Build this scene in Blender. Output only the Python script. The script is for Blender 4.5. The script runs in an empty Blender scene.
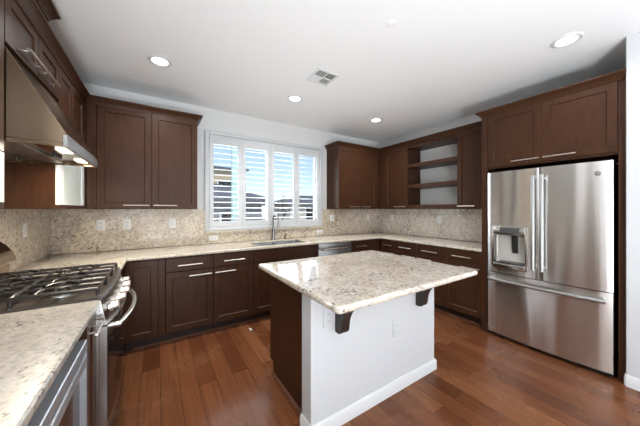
import bpy, bmesh, math, random
from mathutils import Vector, Matrix
random.seed(7)
C = bpy.context.scene.collection
SC = bpy.context.scene

# ------------------------------------------------------------------ camera
CX, CY, CZ, YAW, FPX = 0.918, -3.595, 1.372, 0.576, 250.7
cam = bpy.data.cameras.new('camera'); co = bpy.data.objects.new('camera', cam); C.objects.link(co)
co.location = (CX, CY, CZ); co.rotation_euler = (math.pi/2, 0, -YAW)
cam.sensor_width = 36; cam.lens = FPX/640*36; cam.shift_y = -4.06/640; cam.clip_start = 0.02
SC.camera = co

# ------------------------------------------------------------------ world, sun, exposure
SC.view_settings.view_transform = 'Standard'; SC.view_settings.look = 'None'
SC.view_settings.exposure = 0.14; SC.view_settings.gamma = 1.0; SC.view_settings.use_curve_mapping = False
SC.cycles.caustics_reflective = False
w = bpy.data.worlds.new('sky'); SC.world = w; w.use_nodes = True
nt = w.node_tree; sky = nt.nodes.new('ShaderNodeTexSky'); sky.sky_type = 'NISHITA'
sky.sun_disc = False; sky.sun_elevation = math.radians(48); sky.sun_rotation = math.radians(200)
sky.air_density = 1.0; sky.dust_density = 0.25; sky.ozone_density = 1.5
bg = nt.nodes['Background']; bg.inputs['Strength'].default_value = 0.19
mxs = nt.nodes.new('ShaderNodeMix'); mxs.data_type = 'RGBA'; mxs.inputs[0].default_value = .62
mxs.inputs[7].default_value = (2.3, 3.2, 4.3, 1)
nt.links.new(sky.outputs[0], mxs.inputs[6]); nt.links.new(mxs.outputs[2], bg.inputs[0])
sun = bpy.data.lights.new('sun', 'SUN'); sun.energy = 2.2; sun.angle = math.radians(1); sun.color = (1, .95, .88)
so = bpy.data.objects.new('sun', sun); C.objects.link(so); so.rotation_euler = (math.radians(42), 0, math.radians(-25))

def area(name, loc, rot, sx, sy, power, col=(1, 1, 1), shape='RECTANGLE', spread=180):
    l = bpy.data.lights.new(name, 'AREA'); l.shape = shape; l.size = sx
    if shape in ('RECTANGLE', 'ELLIPSE'): l.size_y = sy
    l.energy = power; l.color = col; l.spread = math.radians(spread)
    o = bpy.data.objects.new(name, l); C.objects.link(o); o.location = loc; o.rotation_euler = rot
    return o
# unseen fill added at two invented rear wall openings in place of daylight
REAR_FILL = 25
for _x, _w in ((1.35, 1.9), (3.15, 1.3)):
    area('rear_daylight_fill', (_x, -7.4, 1.25), (math.radians(100), 0, 0), _w, 2.1, REAR_FILL*_w/1.9, (.95, .975, 1))
# area light added outside the kitchen window to boost its daylight towards the ceiling
area('window_daylight_fill', (2.36, .32, 1.72), (math.radians(-112), 0, 0), 1.7, 1.15, 48, (.88, .95, 1))
# two unseen fill lamps added in the rear room, bounced off the ceiling
BOUNCE = 165
for _x, _y, _k in ((.7, -5.7, 1.45), (2.7, -6.9, .30)):
    area('bounce_fill', (_x, _y, .10), (math.radians(180), 0, 0), .9, .9, BOUNCE*_k, (.85, .935, 1))
LAMP_W = 9.0
LAMP_COL = (1.0, .985, .965)

# ------------------------------------------------------------------ dimensions (metres)
W = 4.672; H = 2.708
DC, DF, DU, DK = 0.67, 0.645, 0.345, 0.56     # counter, base front, upper front, kick depth
CT, CB = 0.914, 0.882
UB, UT = 1.372, 2.405
DFL = .657
DL = .332      # depth of the wall cabinets on the left wall

# ------------------------------------------------------------------ materials
def mat(name, col=(.8, .8, .8), rough=.5, metal=0, **kw):
    m = bpy.data.materials.new(name); m.use_nodes = True
    b = m.node_tree.nodes['Principled BSDF']
    b.inputs['Base Color'].default_value = (*col, 1); b.inputs['Roughness'].default_value = rough
    b.inputs['Metallic'].default_value = metal
    for k, v in kw.items(): b.inputs[k.replace('_', ' ')].default_value = v
    return m
class G:
    def __init__(s, m): s.m = m; s.nt = m.node_tree; s.b = s.nt.nodes['Principled BSDF']
    def n(s, t, **kw):
        x = s.nt.nodes.new(t)
        for k, v in kw.items():
            if hasattr(x, k) and not k[0].isupper(): setattr(x, k, v)
            else: x.inputs[k.replace('_', ' ')].default_value = v
        return x
    def l(s, a, b): s.nt.links.new(a, b)
    def coords(s, scale=(1, 1, 1), rot=(0, 0, 0)):
        t = s.n('ShaderNodeTexCoord'); mp = s.n('ShaderNodeMapping')
        mp.inputs['Scale'].default_value = scale; mp.inputs['Rotation'].default_value = rot
        s.l(t.outputs['Object'], mp.inputs['Vector']); return mp.outputs[0]
    def ramp(s, fac, stops, interp='LINEAR'):
        r = s.n('ShaderNodeValToRGB'); cr = r.color_ramp; cr.interpolation = interp
        while len(cr.elements) < len(stops): cr.elements.new(.5)
        for e, (p, c) in zip(cr.elements, stops):
            e.position = p; e.color = (*c, 1) if len(c) == 3 else c
        s.l(fac, r.inputs[0]); return r.outputs[0]
    def mix(s, f, a, b, mode='MIX'):
        x = s.n('ShaderNodeMix'); x.data_type = 'RGBA'; x.blend_type = mode
        for v, i in ((f, 0), (a, 6), (b, 7)):
            if isinstance(v, (int, float)): x.inputs[i].default_value = v
            elif isinstance(v, tuple): x.inputs[i].default_value = (*v, 1)
            else: s.l(v, x.inputs[i])
        return x.outputs[2]
    def bump(s, hgt, strength=.2, dist=.002):
        b = s.n('ShaderNodeBump'); b.inputs['Strength'].default_value = strength; b.inputs['Distance'].default_value = dist
        s.l(hgt, b.inputs['Height']); s.l(b.outputs[0], s.b.inputs['Normal'])

def wood_mat(name, dark, light, rough=.33, scale=(14, 14, 1.2), coat=0.0):
    m = mat(name, dark, rough); g = G(m)
    v = g.coords(scale)
    n = g.n('ShaderNodeTexNoise', Scale=4.0, Detail=6.0, Roughness=.65); g.l(v, n.inputs['Vector'])
    c = g.ramp(n.outputs[0], [(.3, dark), (.7, light)])
    g.l(c, g.b.inputs['Base Color'])
    g.b.inputs['Specular IOR Level'].default_value = .2
    g.bump(n.outputs[0], .06, .001)
    return m
M_cab = wood_mat('espresso_wood', (.037, .0146, .0068), (.070, .0285, .0135), .38)
M_kick = mat('kick_board', (.02, .009, .006), .5)
M_shoe = wood_mat('shoe_moulding_wood', (.11, .045, .028), (.16, .07, .042), .4)
M_corbel = mat('corbel_wood', (.022, .013, .01), .38)

def granite_mat(name, base, warm, grey, fleck, rough=.10, tint=1.0):
    m = mat(name, base, rough); g = G(m)
    v = g.coords()
    n1 = g.n('ShaderNodeTexNoise', Scale=9.0, Detail=4.0, Roughness=.6); g.l(v, n1.inputs['Vector'])
    n2 = g.n('ShaderNodeTexNoise', Scale=36.0, Detail=5.0, Roughness=.7); g.l(v, n2.inputs['Vector'])
    n3 = g.n('ShaderNodeTexNoise', Scale=60.0, Detail=3.0, Roughness=.6)
    mp = g.n('ShaderNodeVectorMath', operation='ADD'); mp.inputs[1].default_value = (7.3, 2.1, 4.4)
    g.l(v, mp.inputs[0]); g.l(mp.outputs[0], n3.inputs['Vector'])
    vo = g.n('ShaderNodeTexVoronoi', Scale=80.0); g.l(v, vo.inputs['Vector'])
    c = g.ramp(n1.outputs[0], [(.35, base), (.65, warm)])
    c = g.mix(g.ramp(n2.outputs[0], [(.49, (0, 0, 0)), (.60, (1, 1, 1))]), c, grey)
    hv = g.n('ShaderNodeSeparateColor'); g.l(vo.outputs['Color'], hv.inputs[0])
    c = g.mix(g.ramp(hv.outputs[0], [(.0, (.5, .5, .5)), (.25, (0, 0, 0))]), c, warm)
    c = g.mix(g.ramp(hv.outputs[1], [(.88, (0, 0, 0)), (.92, (.7, .7, .7))]), c, grey)
    # clustered dark flecks
    cl = g.n('ShaderNodeTexNoise', Scale=5.0, Detail=3.0); g.l(mp.outputs[0], cl.inputs['Vector'])
    ad = g.n('ShaderNodeMath', operation='ADD'); g.l(n3.outputs[0], ad.inputs[0])
    ml = g.n('ShaderNodeMath', operation='MULTIPLY'); ml.inputs[1].default_value = .45
    g.l(cl.outputs[0], ml.inputs[0]); g.l(ml.outputs[0], ad.inputs[1])
    c = g.mix(g.ramp(ad.outputs[0], [(.835, (0, 0, 0)), (.885, (.9, .9, .9))]), c, fleck)
    g.l(c, g.b.inputs['Base Color'])
    pass
    return m
M_gran = granite_mat('cream_granite', (.72, .65, .535), (.62, .53, .405), (.50, .455, .395), (.13, .09, .07))
M_splash = granite_mat('cream_granite_splash', (.74, .645, .51), (.60, .49, .36), (.42, .365, .305), (.12, .085, .06), .14)
M_splash_r = granite_mat('sheen_toned_granite_splash', (.85, .79, .69), (.69, .61, .50), (.50, .47, .43), (.12, .085, .06), .10)  # copy of the splash granite painted brighter, standing in for window sheen
M_isl = granite_mat('pale_granite', (.69, .63, .55), (.59, .50, .39), (.45, .405, .35), (.11, .08, .06), .05)
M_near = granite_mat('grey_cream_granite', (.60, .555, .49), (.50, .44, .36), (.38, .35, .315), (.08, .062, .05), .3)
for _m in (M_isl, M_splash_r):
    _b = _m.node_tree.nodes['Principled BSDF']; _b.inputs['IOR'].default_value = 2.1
def floor_mat():
    m = mat('hardwood_planks', (.2, .08, .04), .3); g = G(m)
    v = g.coords((1, 1, 1), (0, 0, math.radians(90)))
    br = g.n('ShaderNodeTexBrick', Scale=1.0, Mortar_Size=.0016, Brick_Width=1.15, Row_Height=.127, Bias=0.0, Mortar_Smooth=.1)
    br.offset = .37; br.offset_frequency = 2
    br.inputs['Color1'].default_value = (0, 0, 0, 1); br.inputs['Color2'].default_value = (1, 1, 1, 1)
    br.inputs['Mortar'].default_value = (.5, .5, .5, 1)
    g.l(v, br.inputs['Vector'])
    plank = g.ramp(br.outputs['Color'], [(0, (.105, .034, .013)), (.3, (.165, .057, .022)), (.7, (.215, .079, .032)), (1, (.29, .114, .049))])
    # grain
    st = g.n('ShaderNodeMapping'); st.inputs['Scale'].default_value = (1.1, 30, 1); g.l(v, st.inputs['Vector'])
    n = g.n('ShaderNodeTexNoise', Scale=2.2, Detail=6.0, Roughness=.62, Distortion=.25); g.l(st.outputs[0], n.inputs['Vector'])
    n2 = g.n('ShaderNodeTexNoise', Scale=2.3, Detail=3.0); g.l(v, n2.inputs['Vector'])
    c = g.mix(g.ramp(n.outputs[0], [(.32, (.75, .75, .75)), (.6, (0, 0, 0))]), plank, (.105, .034, .015))
    c = g.mix(g.ramp(n2.outputs[0], [(.5, (0, 0, 0)), (.7, (.4, .4, .4))]), c, (.26, .108, .05))
    c = g.mix(br.outputs['Fac'], c, (.035, .014, .008))
    g.l(c, g.b.inputs['Base Color'])
    r = g.ramp(n2.outputs[0], [(.3, (.20, .20, .20)), (.7, (.30, .30, .30))]); g.l(r, g.b.inputs['Roughness'])
    sub = g.n('ShaderNodeMath', operation='SUBTRACT'); g.l(n.outputs[0], sub.inputs[0]); g.l(br.outputs['Fac'], sub.inputs[1])
    g.bump(sub.outputs[0], .05, .001)
    return m
M_floor = floor_mat(); M_floor.node_tree.nodes['Principled BSDF'].inputs['Specular IOR Level'].default_value = .3
def paint(name, col, rough=.6):
    m = mat(name, col, rough); g = G(m)
    n = g.n('ShaderNodeTexNoise', Scale=160.0, Detail=2.0); g.l(g.coords(), n.inputs['Vector'])
    g.bump(n.outputs[0], .08, .001); return m
M_wall = paint('white_wall_paint', (.73, .725, .715))
M_ceil = paint('white_ceiling_paint', (.94, .935, .93), .8)
M_trim = paint('white_trim_paint', (.72, .72, .72), .35)
M_white_dim = paint('dimmed_white_paint', (.60, .605, .615), .55)  # wall white toned down in colour where the light is too strong
M_shut = mat('white_shutter_paint', (.62, .63, .64), .35)
M_plate = mat('white_plastic', (.82, .81, .78), .35)
M_slot = mat('dark_slot', (.05, .05, .05), .5)

def steel(name, col=(.62, .60, .57), rough=.24, scale=(3, 3, 160), wave=0.0, aniso=.5):
    m = mat(name, col, rough, 1.0); g = G(m)
    n = g.n('ShaderNodeTexNoise', Scale=5.0, Detail=3.0); g.l(g.coords(scale), n.inputs['Vector'])
    r = g.n('ShaderNodeMapRange'); k_ = .06 if wave else .22; r.inputs[3].default_value = rough*(1-k_); r.inputs[4].default_value = rough*(1+k_)
    g.l(n.outputs[0], r.inputs[0]); g.l(r.outputs[0], g.b.inputs['Roughness'])
    g.b.inputs['Anisotropic'].default_value = aniso
    if aniso > .7:
        tg = g.n('ShaderNodeTangent'); tg.direction_type = 'RADIAL'; tg.axis = 'Z'; g.l(tg.outputs[0], g.b.inputs['Tangent']); g.b.inputs['Anisotropic Rotation'].default_value = .25
    if wave:
        n2 = g.n('ShaderNodeTexNoise', Scale=1.0, Detail=0.0); g.l(g.coords((2.4, 7.5, 1.1)), n2.inputs['Vector'])
        g.bump(n2.outputs[0], wave, .02)
    return m
M_steel = steel('stainless_steel')
M_fridge = steel('fridge_stainless', (.77, .76, .74), .25, (3, 3, 200), .5, .95)
M_steel_d = steel('grey_steel', (.36, .355, .35), .3)
M_hood = steel('reflection_tinted_stainless', (.34, .245, .165), .17, (1, 1, 12))  # brown tint puts the reflected cabinets into the steel colour
M_alu = mat('brushed_aluminium', (.50, .52, .55), .42, .7)
M_handle = steel('handle_steel', (.36, .355, .345), .38)
M_nickel = mat('brushed_nickel', (.74, .69, .63), .28, 1.0)
M_chrome = mat('chrome', (.30, .30, .31), .2, 1.0)
M_iron = mat('cast_iron', (.040, .036, .034), .30, .35)
M_cook = mat('dark_cooktop_enamel', (.075, .06, .05), .3)
M_cook_trim = mat('dark_trim', (.16, .15, .145), .3, .6)
M_bglass = mat('black_glass', (.012, .012, .012), .06)
M_coolglass = mat('tinted_glass', (.055, .03, .022), .15, Specular_IOR_Level=.2)
M_black = mat('black_plastic', (.015, .015, .015), .4)
M_dgrey = mat('dark_grey', (.06, .06, .065), .4)
M_pale_green = mat('pale_green_infill', (.72, .80, .75), .3)
M_paleframe = mat('pale_frame', (.80, .82, .82), .35)
M_niche = mat('niche_plastic', (.55, .52, .47), .4)
M_brass = mat('bronze', (.20, .13, .07), .35, .8)
M_vent = mat('vent_white', (.78, .78, .77), .45)
M_ventdark = mat('vent_duct', (.22, .21, .20), .7)
def emit(name, col, s):
    m = bpy.data.materials.new(name); m.use_nodes = True; b = m.node_tree.nodes['Principled BSDF']
    b.inputs['Base Color'].default_value = (.9, .9, .9, 1)
    b.inputs['Emission Color'].default_value = (*col, 1); b.inputs['Emission Strength'].default_value = s; return m
M_lens = emit('lamp_lens', (1, .97, .90), 9.0)
M_hoodlens = emit('hood_lamp_lens', (1, .88, .70), 3.0)
M_disp = emit('display_digits', (.8, .9, 1), .8)
def glass():
    m = bpy.data.materials.new('window_glass'); m.use_nodes = True; nt = m.node_tree
    nt.nodes.remove(nt.nodes['Principled BSDF']); out = nt.nodes['Material Output']
    a = nt.nodes.new('ShaderNodeBsdfTransparent'); b = nt.nodes.new('ShaderNodeBsdfGlossy'); b.inputs['Roughness'].default_value = .02
    f = nt.nodes.new('ShaderNodeFresnel'); f.inputs[0].default_value = 1.25
    mx = nt.nodes.new('ShaderNodeMixShader'); nt.links.new(f.outputs[0], mx.inputs[0])
    nt.links.new(a.outputs[0], mx.inputs[1]); nt.links.new(b.outputs[0], mx.inputs[2]); nt.links.new(mx.outputs[0], out.inputs[0])
    return m
M_glass = glass()

# ------------------------------------------------------------------ frames: (s along wall, d out from wall, z)
WORLD = lambda a, b, c: Vector((a, b, c))
BACK = lambda s, d, z: Vector((s, -d, z))
LEFT = lambda s, d, z: Vector((d, s, z))
RIGHT = lambda s, d, z: Vector((W-d, s, z))
ORIGIN = {}

class MB:
    def __init__(s, fr=WORLD): s.bm = bmesh.new(); s.fr = fr
    def _add(s, verts, faces, bev=0, seg=2, smooth=False):
        t = bmesh.new(); vs = [t.verts.new(s.fr(*v)) for v in verts]
        for f in faces:
            try: t.faces.new([vs[i] for i in f])
            except ValueError: pass
        bmesh.ops.recalc_face_normals(t, faces=t.faces)
        if bev: bmesh.ops.bevel(t, geom=list(t.edges), offset=bev, segments=seg, profile=.5, affect='EDGES', clamp_overlap=True)
        s._merge(t)
        return s
    def _merge(s, t):
        me = bpy.data.meshes.new('tmp'); t.to_mesh(me); t.free(); s.bm.from_mesh(me); bpy.data.meshes.remove(me)
    def box(s, s0, s1, d0, d1, z0, z1, bev=.0015, seg=1):
        v = [(a, b, c) for a in (s0, s1) for b in (d0, d1) for c in (z0, z1)]
        f = [(0, 1, 3, 2), (4, 6, 7, 5), (0, 4, 5, 1), (2, 3, 7, 6), (0, 2, 6, 4), (1, 5, 7, 3)]
        return s._add(v, f, bev, seg)
    def prism(s, pts, axis, a0, a1, bev=0, seg=1):
        # pts in the plane of the two other axes, extruded along axis (0=s,1=d,2=z)
        def P(p, a):
            q = list(p); q.insert(axis, a); return tuple(q)
        n = len(pts); v = [P(p, a0) for p in pts]+[P(p, a1) for p in pts]
        f = [tuple(range(n)), tuple(range(2*n-1, n-1, -1))]+[(i, (i+1) % n, n+(i+1) % n, n+i) for i in range(n)]
        return s._add(v, f, bev, seg)
    def door(s, s0, s1, z0, z1, d, th=.02, rail=.058, rec=.009, ch=.006):
        # shaker front: frame, chamfer, recessed flat panel, sides, back
        d0 = d-th
        def rect(i, dd): return [(s0+i, dd, z0+i), (s1-i, dd, z0+i), (s1-i, dd, z1-i), (s0+i, dd, z1-i)]
        e = .002
        L = [rect(0, d0), rect(0, d-e), rect(e, d), rect(rail, d), rect(rail+ch, d-rec)]
        v = [p for l in L for p in l]; f = [(0, 1, 2, 3), (16, 17, 18, 19)]
        for k in range(4):
            for i in range(4):
                j = (i+1) % 4; f.append((4*k+i, 4*k+j, 4*k+4+j, 4*k+4+i))
        return s._add(v, f)
    def slab(s, s0, s1, z0, z1, d, th=.02): return s.box(s0, s1, d-th, d, z0, z1, .002)
    def tube(s, path, r, seg=10, closed=False, flat=1.0):
        pts = [Vector(s.fr(*p)) for p in path]; n = len(pts); rings = []
        t = bmesh.new(); up = None
        for i, p in enumerate(pts):
            a = pts[(i-1) % n] if (closed or i) else p; b = pts[(i+1) % n] if (closed or i < n-1) else p
            d = (b-a).normalized()
            if up is None:
                up = Vector((0, 0, 1)) if abs(d.z) < .9 else Vector((1, 0, 0))
            x = d.cross(up).normalized(); y = x.cross(d).normalized(); up = y
            rr = r[i] if isinstance(r, (list, tuple)) else r
            rings.append([t.verts.new(p+rr*(math.cos(2*math.pi*k/seg)*x+flat*math.sin(2*math.pi*k/seg)*y)) for k in range(seg)])
        m = n if closed else n-1
        for i in range(m):
            A, B = rings[i], rings[(i+1) % n]
            for k in range(seg): t.faces.new((A[k], A[(k+1) % seg], B[(k+1) % seg], B[k]))
        if not closed: t.faces.new(rings[0]); t.faces.new(rings[-1])
        bmesh.ops.recalc_face_normals(t, faces=t.faces); s._merge(t); return s
    def cyl(s, p0, p1, r, seg=20, r1=None):
        return s.tube([p0, p1], [r, r if r1 is None else r1], seg)
    def lathe(s, c, prof, seg=28, axis=2):
        # prof: (radius, height) list, around local axis through c
        v = []; f = []; n = len(prof)
        for k in range(seg):
            a = 2*math.pi*k/seg
            for r, h in prof:
                q = [c[0], c[1], c[2]]; o = [i for i in range(3) if i != axis]
                q[o[0]] += r*math.cos(a); q[o[1]] += r*math.sin(a); q[axis] += h; v.append(tuple(q))
        for k in range(seg):
            j = (k+1) % seg
            for i in range(n-1): f.append((k*n+i, j*n+i, j*n+i+1, k*n+i+1))
        if prof[0][0] > 1e-6: f.append(tuple(k*n for k in range(seg)))
        if prof[-1][0] > 1e-6: f.append(tuple(k*n+n-1 for k in range(seg)))
        t = bmesh.new(); vs = [t.verts.new(s.fr(*q)) for q in v]
        for q in f:
            try: t.faces.new([vs[i] for i in q])
            except ValueError: pass
        bmesh.ops.remove_doubles(t, verts=t.verts, dist=1e-6)
        bmesh.ops.recalc_face_normals(t, faces=t.faces); s._merge(t); return s
    def cells(s, xs, ys, keep, z0, z1, bev=.01, seg=3):
        # manifold slab out of grid cells (keep(i,j)), sharp edges rounded
        t = bmesh.new(); vd = {}
        def V(i, j):
            if (i, j) not in vd: vd[(i, j)] = t.verts.new(s.fr(xs[i], ys[j], z0))
            return vd[(i, j)]
        for i in range(len(xs)-1):
            for j in range(len(ys)-1):
                if keep(i, j): t.faces.new((V(i, j), V(i+1, j), V(i+1, j+1), V(i, j+1)))
        r = bmesh.ops.extrude_face_region(t, geom=list(t.faces))
        for q in [g for g in r['geom'] if isinstance(g, bmesh.types.BMVert)]: q.co.z += z1-z0
        bmesh.ops.recalc_face_normals(t, faces=t.faces)
        bmesh.ops.dissolve_limit(t, angle_limit=.01, verts=t.verts, edges=t.edges)
        ed = [e for e in t.edges if len(e.link_faces) == 2 and e.calc_face_angle(0) > .5]
        if bev: bmesh.ops.bevel(t, geom=ed, offset=bev, segments=seg, profile=.5, affect='EDGES', clamp_overlap=True)
        s._merge(t); return s
    def sweep(s, path, prof, closed_prof=True):
        # horizontal path (a,b) with mitred corners; prof = (out, z); out is to the right of travel
        n = len(path); t = bmesh.new(); rings = []
        P = [Vector((p[0], p[1])) for p in path]
        def nrm(a, b): d = (b-a).normalized(); return Vector((d.y, -d.x))
        for i in range(n):
            if i == 0: m = nrm(P[0], P[1])
            elif i == n-1: m = nrm(P[-2], P[-1])
            else:
                a, b = nrm(P[i-1], P[i]), nrm(P[i], P[i+1]); m = (a+b); m = m/ (m.dot(a))
            rings.append([t.verts.new(s.fr(P[i].x+m.x*o, P[i].y+m.y*o, z)) for o, z in prof])
        k = len(prof)
        for i in range(n-1):
            for j in range(k): t.faces.new((rings[i][j], rings[i][(j+1) % k], rings[i+1][(j+1) % k], rings[i+1][j]))
        t.faces.new(rings[0]); t.faces.new(rings[-1])
        bmesh.ops.recalc_face_normals(t, faces=t.faces); s._merge(t); return s
    def build(s, name, m, parent=None, label=None):
        org = ORIGIN.get(parent.name, Vector()) if parent else None
        me = bpy.data.meshes.new(name)
        if org is None:      # own origin: centre of the base
            xs = [v.co.x for v in s.bm.verts]; ys = [v.co.y for v in s.bm.verts]; zs = [v.co.z for v in s.bm.verts]
            org = Vector(((min(xs)+max(xs))/2, (min(ys)+max(ys))/2, min(zs))); top = True
        else: top = False
        bmesh.ops.translate(s.bm, verts=s.bm.verts, vec=-org)
        s.bm.to_mesh(me); s.bm.free()
        for p in me.polygons: p.use_smooth = True
        me.set_sharp_from_angle(angle=math.radians(32))
        me.materials.append(m)
        o = bpy.data.objects.new(name, me); C.objects.link(o)
        if parent: o.parent = parent
        if top: o.location = org
        ORIGIN[o.name] = org
        if label: o['label'] = label
        return o
def thing(name, label, cat, loc, group=None):
    o = bpy.data.objects.new(name, None); C.objects.link(o); o.location = loc; o.empty_display_size = .1
    ORIGIN[o.name] = Vector(loc); o['label'] = label; o['category'] = cat
    if group: o['group'] = group
    return o
def tag(o, label, cat, group=None):
    o['label'] = label; o['category'] = cat
    if group: o['group'] = group
    return o
def struct(o, label=None):
    o['kind'] = 'structure'
    if label: o['label'] = label
    return o

# ================================================================== ROOM SHELL
YR = -7.5; XF = 3.972
m = MB(); m.box(-.15, W+.15, YR-.15, .15, -.1, 0, 0); struct(m.build('floor', M_floor), 'reddish brown hardwood plank floor')
m = MB(); m.box(-.15, W+.15, YR-.15, .15, H, H+.1, 0); struct(m.build('ceiling', M_ceil), 'flat white ceiling')
WX0, WX1, WZ0, WZ1 = 1.492, 3.223, 1.13, 2.365
m = MB()
m.box(-.15, WX0, 0, .15, 0, H, 0).box(WX1, W+.15, 0, .15, 0, H, 0).box(WX0, WX1, 0, .15, 0, WZ0, 0).box(WX0, WX1, 0, .15, WZ1, H, 0)
struct(m.build('wall_back', M_wall), 'white wall holding the window')
m = MB(); m.box(-.15, 0, YR, 0, 0, H, 0); struct(m.build('wall_left', M_wall), 'white wall behind the range')
m = MB(); m.box(W, W+.15, -3.4, 0, 0, H, 0); struct(m.build('wall_right', M_wall), 'white wall behind the open shelves')
m = MB(); m.box(XF, W+.15, YR, -3.256, 0, H, .004); struct(m.build('wall_front', M_white_dim), 'white wall end beside the refrigerator')  # darker copy of the wall paint offsets strong light on this face
m = MB()
for a, b in ((-.15, .4), (2.3, 2.5), (3.8, XF)): m.box(a, b, YR-.15, YR, 0, H, 0)
m.box(.4, 2.3, YR-.15, YR, 2.35, H, 0).box(2.5, 3.8, YR-.15, YR, 2.35, H, 0).box(.4, 2.3, YR-.15, YR, 0, .15, 0).box(2.5, 3.8, YR-.15, YR, 0, .15, 0)
struct(m.build('wall_rear', M_wall))
m = MB(); m.sweep([(XF, YR+.01), (XF, -3.256)], [(-.0, 0), (-.014, 0), (-.014, .072), (-.006, .088), (0, .088)])
m.sweep([(XF, -3.256), (4.02, -3.256)], [(0, 0), (-.010, 0), (-.010, .072), (-.004, .088), (0, .088)])
struct(m.build('baseboard_right', M_trim), 'white baseboard below the wall beside the refrigerator')

# window in the back wall: vinyl frame + glass
m = MB()
for a, b, z0, z1 in ((WX0, WX0+.03, WZ0, WZ1), (WX1-.03, WX1, WZ0, WZ1), (WX0+.05, WX1-.05, WZ0, WZ0+.05), (WX0+.05, WX1-.05, WZ1-.05, WZ1), ((WX0+WX1)/2-.03, (WX0+WX1)/2+.03, WZ0+.05, WZ1-.05)):
    m.box(a, b, .07, .12, z0, z1, .003)
win = struct(m.build('window_1', M_trim), 'white framed sliding window behind the shutters')
m = MB(); m.box(WX0+.045, WX1-.045, .093, .097, WZ0+.045, WZ1-.045, 0); m.build('pane', M_glass, win)

# base shoe mouldings along the cabinet kicks
shoe = [(0, 0), (.014, 0), (.012, .010), (.006, .016), (0, .018)]
shoe = [(-a, b) for a, b in shoe]
m = MB(); m.sweep([(.72, -DK-.0005), (W-DK-.0005, -DK-.0005), (W-DK-.0005, -2.204)], [(-a, b) for a, b in shoe])
struct(m.build('trim_1', M_shoe), 'thin wood shoe moulding along the base of the cabinets')

# ================================================================== CABINETRY
NICK = 'brushed nickel bar pull'
def pull(fr, parent, s0, s1, d, z, name='handle', r=.0062):
    m = MB(fr); m.tube([(s0, d+.030, z), (s1, d+.030, z)], r, 10)
    for q in (s0+.03*(1 if s1 > s0 else -1), s1-.03*(1 if s1 > s0 else -1)): m.cyl((q, d-.001, z), (q, d+.031, z), .0045, 8)
    return m.build(name, M_nickel, parent, NICK)
def carcass(fr, root, s0, s1, d1, z0, z1, hollow=False):
    m = MB(fr)
    if hollow:
        m.box(s0, s0+.018, .003, d1, z0, z1, .001).box(s1-.018, s1, .003, d1, z0, z1, .001).box(s0+.018, s1-.018, .003, .012, z0, z1, 0)
        m.box(s0+.018, s1-.018, .012, d1, z0, z0+.018, 0).box(s0+.018, s1-.018, d1-.012, d1, z0+.018, z1, 0)
    else: m.box(s0, s1, .003, d1, z0, z1, .001)
    return m.build('carcass', M_cab, root)
def front(fr, root, name, s0, s1, z0, z1, d, hs=None, hz=None, shaker=True, hr=.0062):
    m = MB(fr)
    if shaker: m.door(s0, s1, z0, z1, d)
    else: m.slab(s0, s1, z0, z1, d)
    o = m.build(name, M_cab, root)
    if hs: pull(fr, o, hs[0], hs[1], d, hz, r=hr)
    return o
G_ = .0018
def base_unit(fr, label, s0, s1, drawer=True, door='L', ndoor=1, hand=True, false_front=False, s_order=1, group=None):
    lo, hi = min(s0, s1), max(s0, s1)
    root = thing('base_cabinet', label, 'cabinet', fr((lo+hi)/2, .3, 0), group)
    carcass(fr, root, lo+.0006, hi-.0006, DF-.0205, .105, CB-.001, hollow=false_front)
    m = MB(fr); m.box(lo+.0006, hi-.0006, .05, DK, 0.0, .1045, 0); m.build('toe_kick', M_kick, root)
    dz = .728
    if drawer:
        front(fr, root, 'drawer' if not false_front else 'false_front', lo+G_, hi-G_, dz+.004, .868, DF,
              None if false_front else ((lo+hi)/2-.115*min(1, (hi-lo)/.40), (lo+hi)/2+.115*min(1, (hi-lo)/.40)), .793, shaker=False)
    ztop = dz-.004 if drawer else .868
    wd = (hi-lo)/ndoor
    for k in range(ndoor):
        a, b = lo+k*wd+G_, lo+(k+1)*wd-G_
        side = door if ndoor == 1 else ('R' if k == 0 else 'L')
        hs = None
        if hand:
            hs = (b-.235, b-.015) if side == 'R' else (a+.015, a+.235)
        front(fr, root, 'door', a, b, .115, ztop, DF, hs, ztop-.048)
    return root
def filler(fr, parent, s0, s1, d0, d1, z0, z1):
    m = MB(fr); m.box(s0, s1, d0, d1, z0, z1, .001); return m.build('filler', M_cab, parent)

# ---- back run (s = x)
r = thing('base_cabinet', 'corner base cabinet with one plain tall door right beside the range', 'cabinet', BACK(.8, .3, 0))
carcass(BACK, r, .656, .986, DF-.0205, .105, CB-.001)
m = MB(BACK); m.box(.661, .986, .05, DK, 0, .1045, 0); m.build('toe_kick', M_kick, r)
m = MB(LEFT); m.box(-1.146, -.004, .003, .655, .105, CB-.001, .001); m.build('corner_carcass', M_cab, r)
m = MB(LEFT); m.box(-1.146, -.004, .05, DK, 0, .1045, 0); m.build('toe_kick', M_kick, r)
front(BACK, r, 'door', .660, .926, .115, .868, DF); filler(BACK, r, .929, .985, DF-.020, DF-.003, .115, .868)
base_unit(BACK, 'base cabinet under the counter, between corner cabinet and the cabinet left of the sink', .988, 1.434, door='R')
base_unit(BACK, 'base cabinet immediately left of the sink cabinet, door handle at its upper left', 1.435, 1.884, door='L')
base_unit(BACK, 'wide sink base cabinet with false front below the sink', 1.885, 2.801, ndoor=2, false_front=True)
r = base_unit(BACK, 'narrow base cabinet right of the dishwasher, in the far corner', 3.404, 3.771, door='L')
filler(BACK, r, 3.773, W-DF-.001, DF-.0205, DF-.003, .105, CB-.001)
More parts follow.
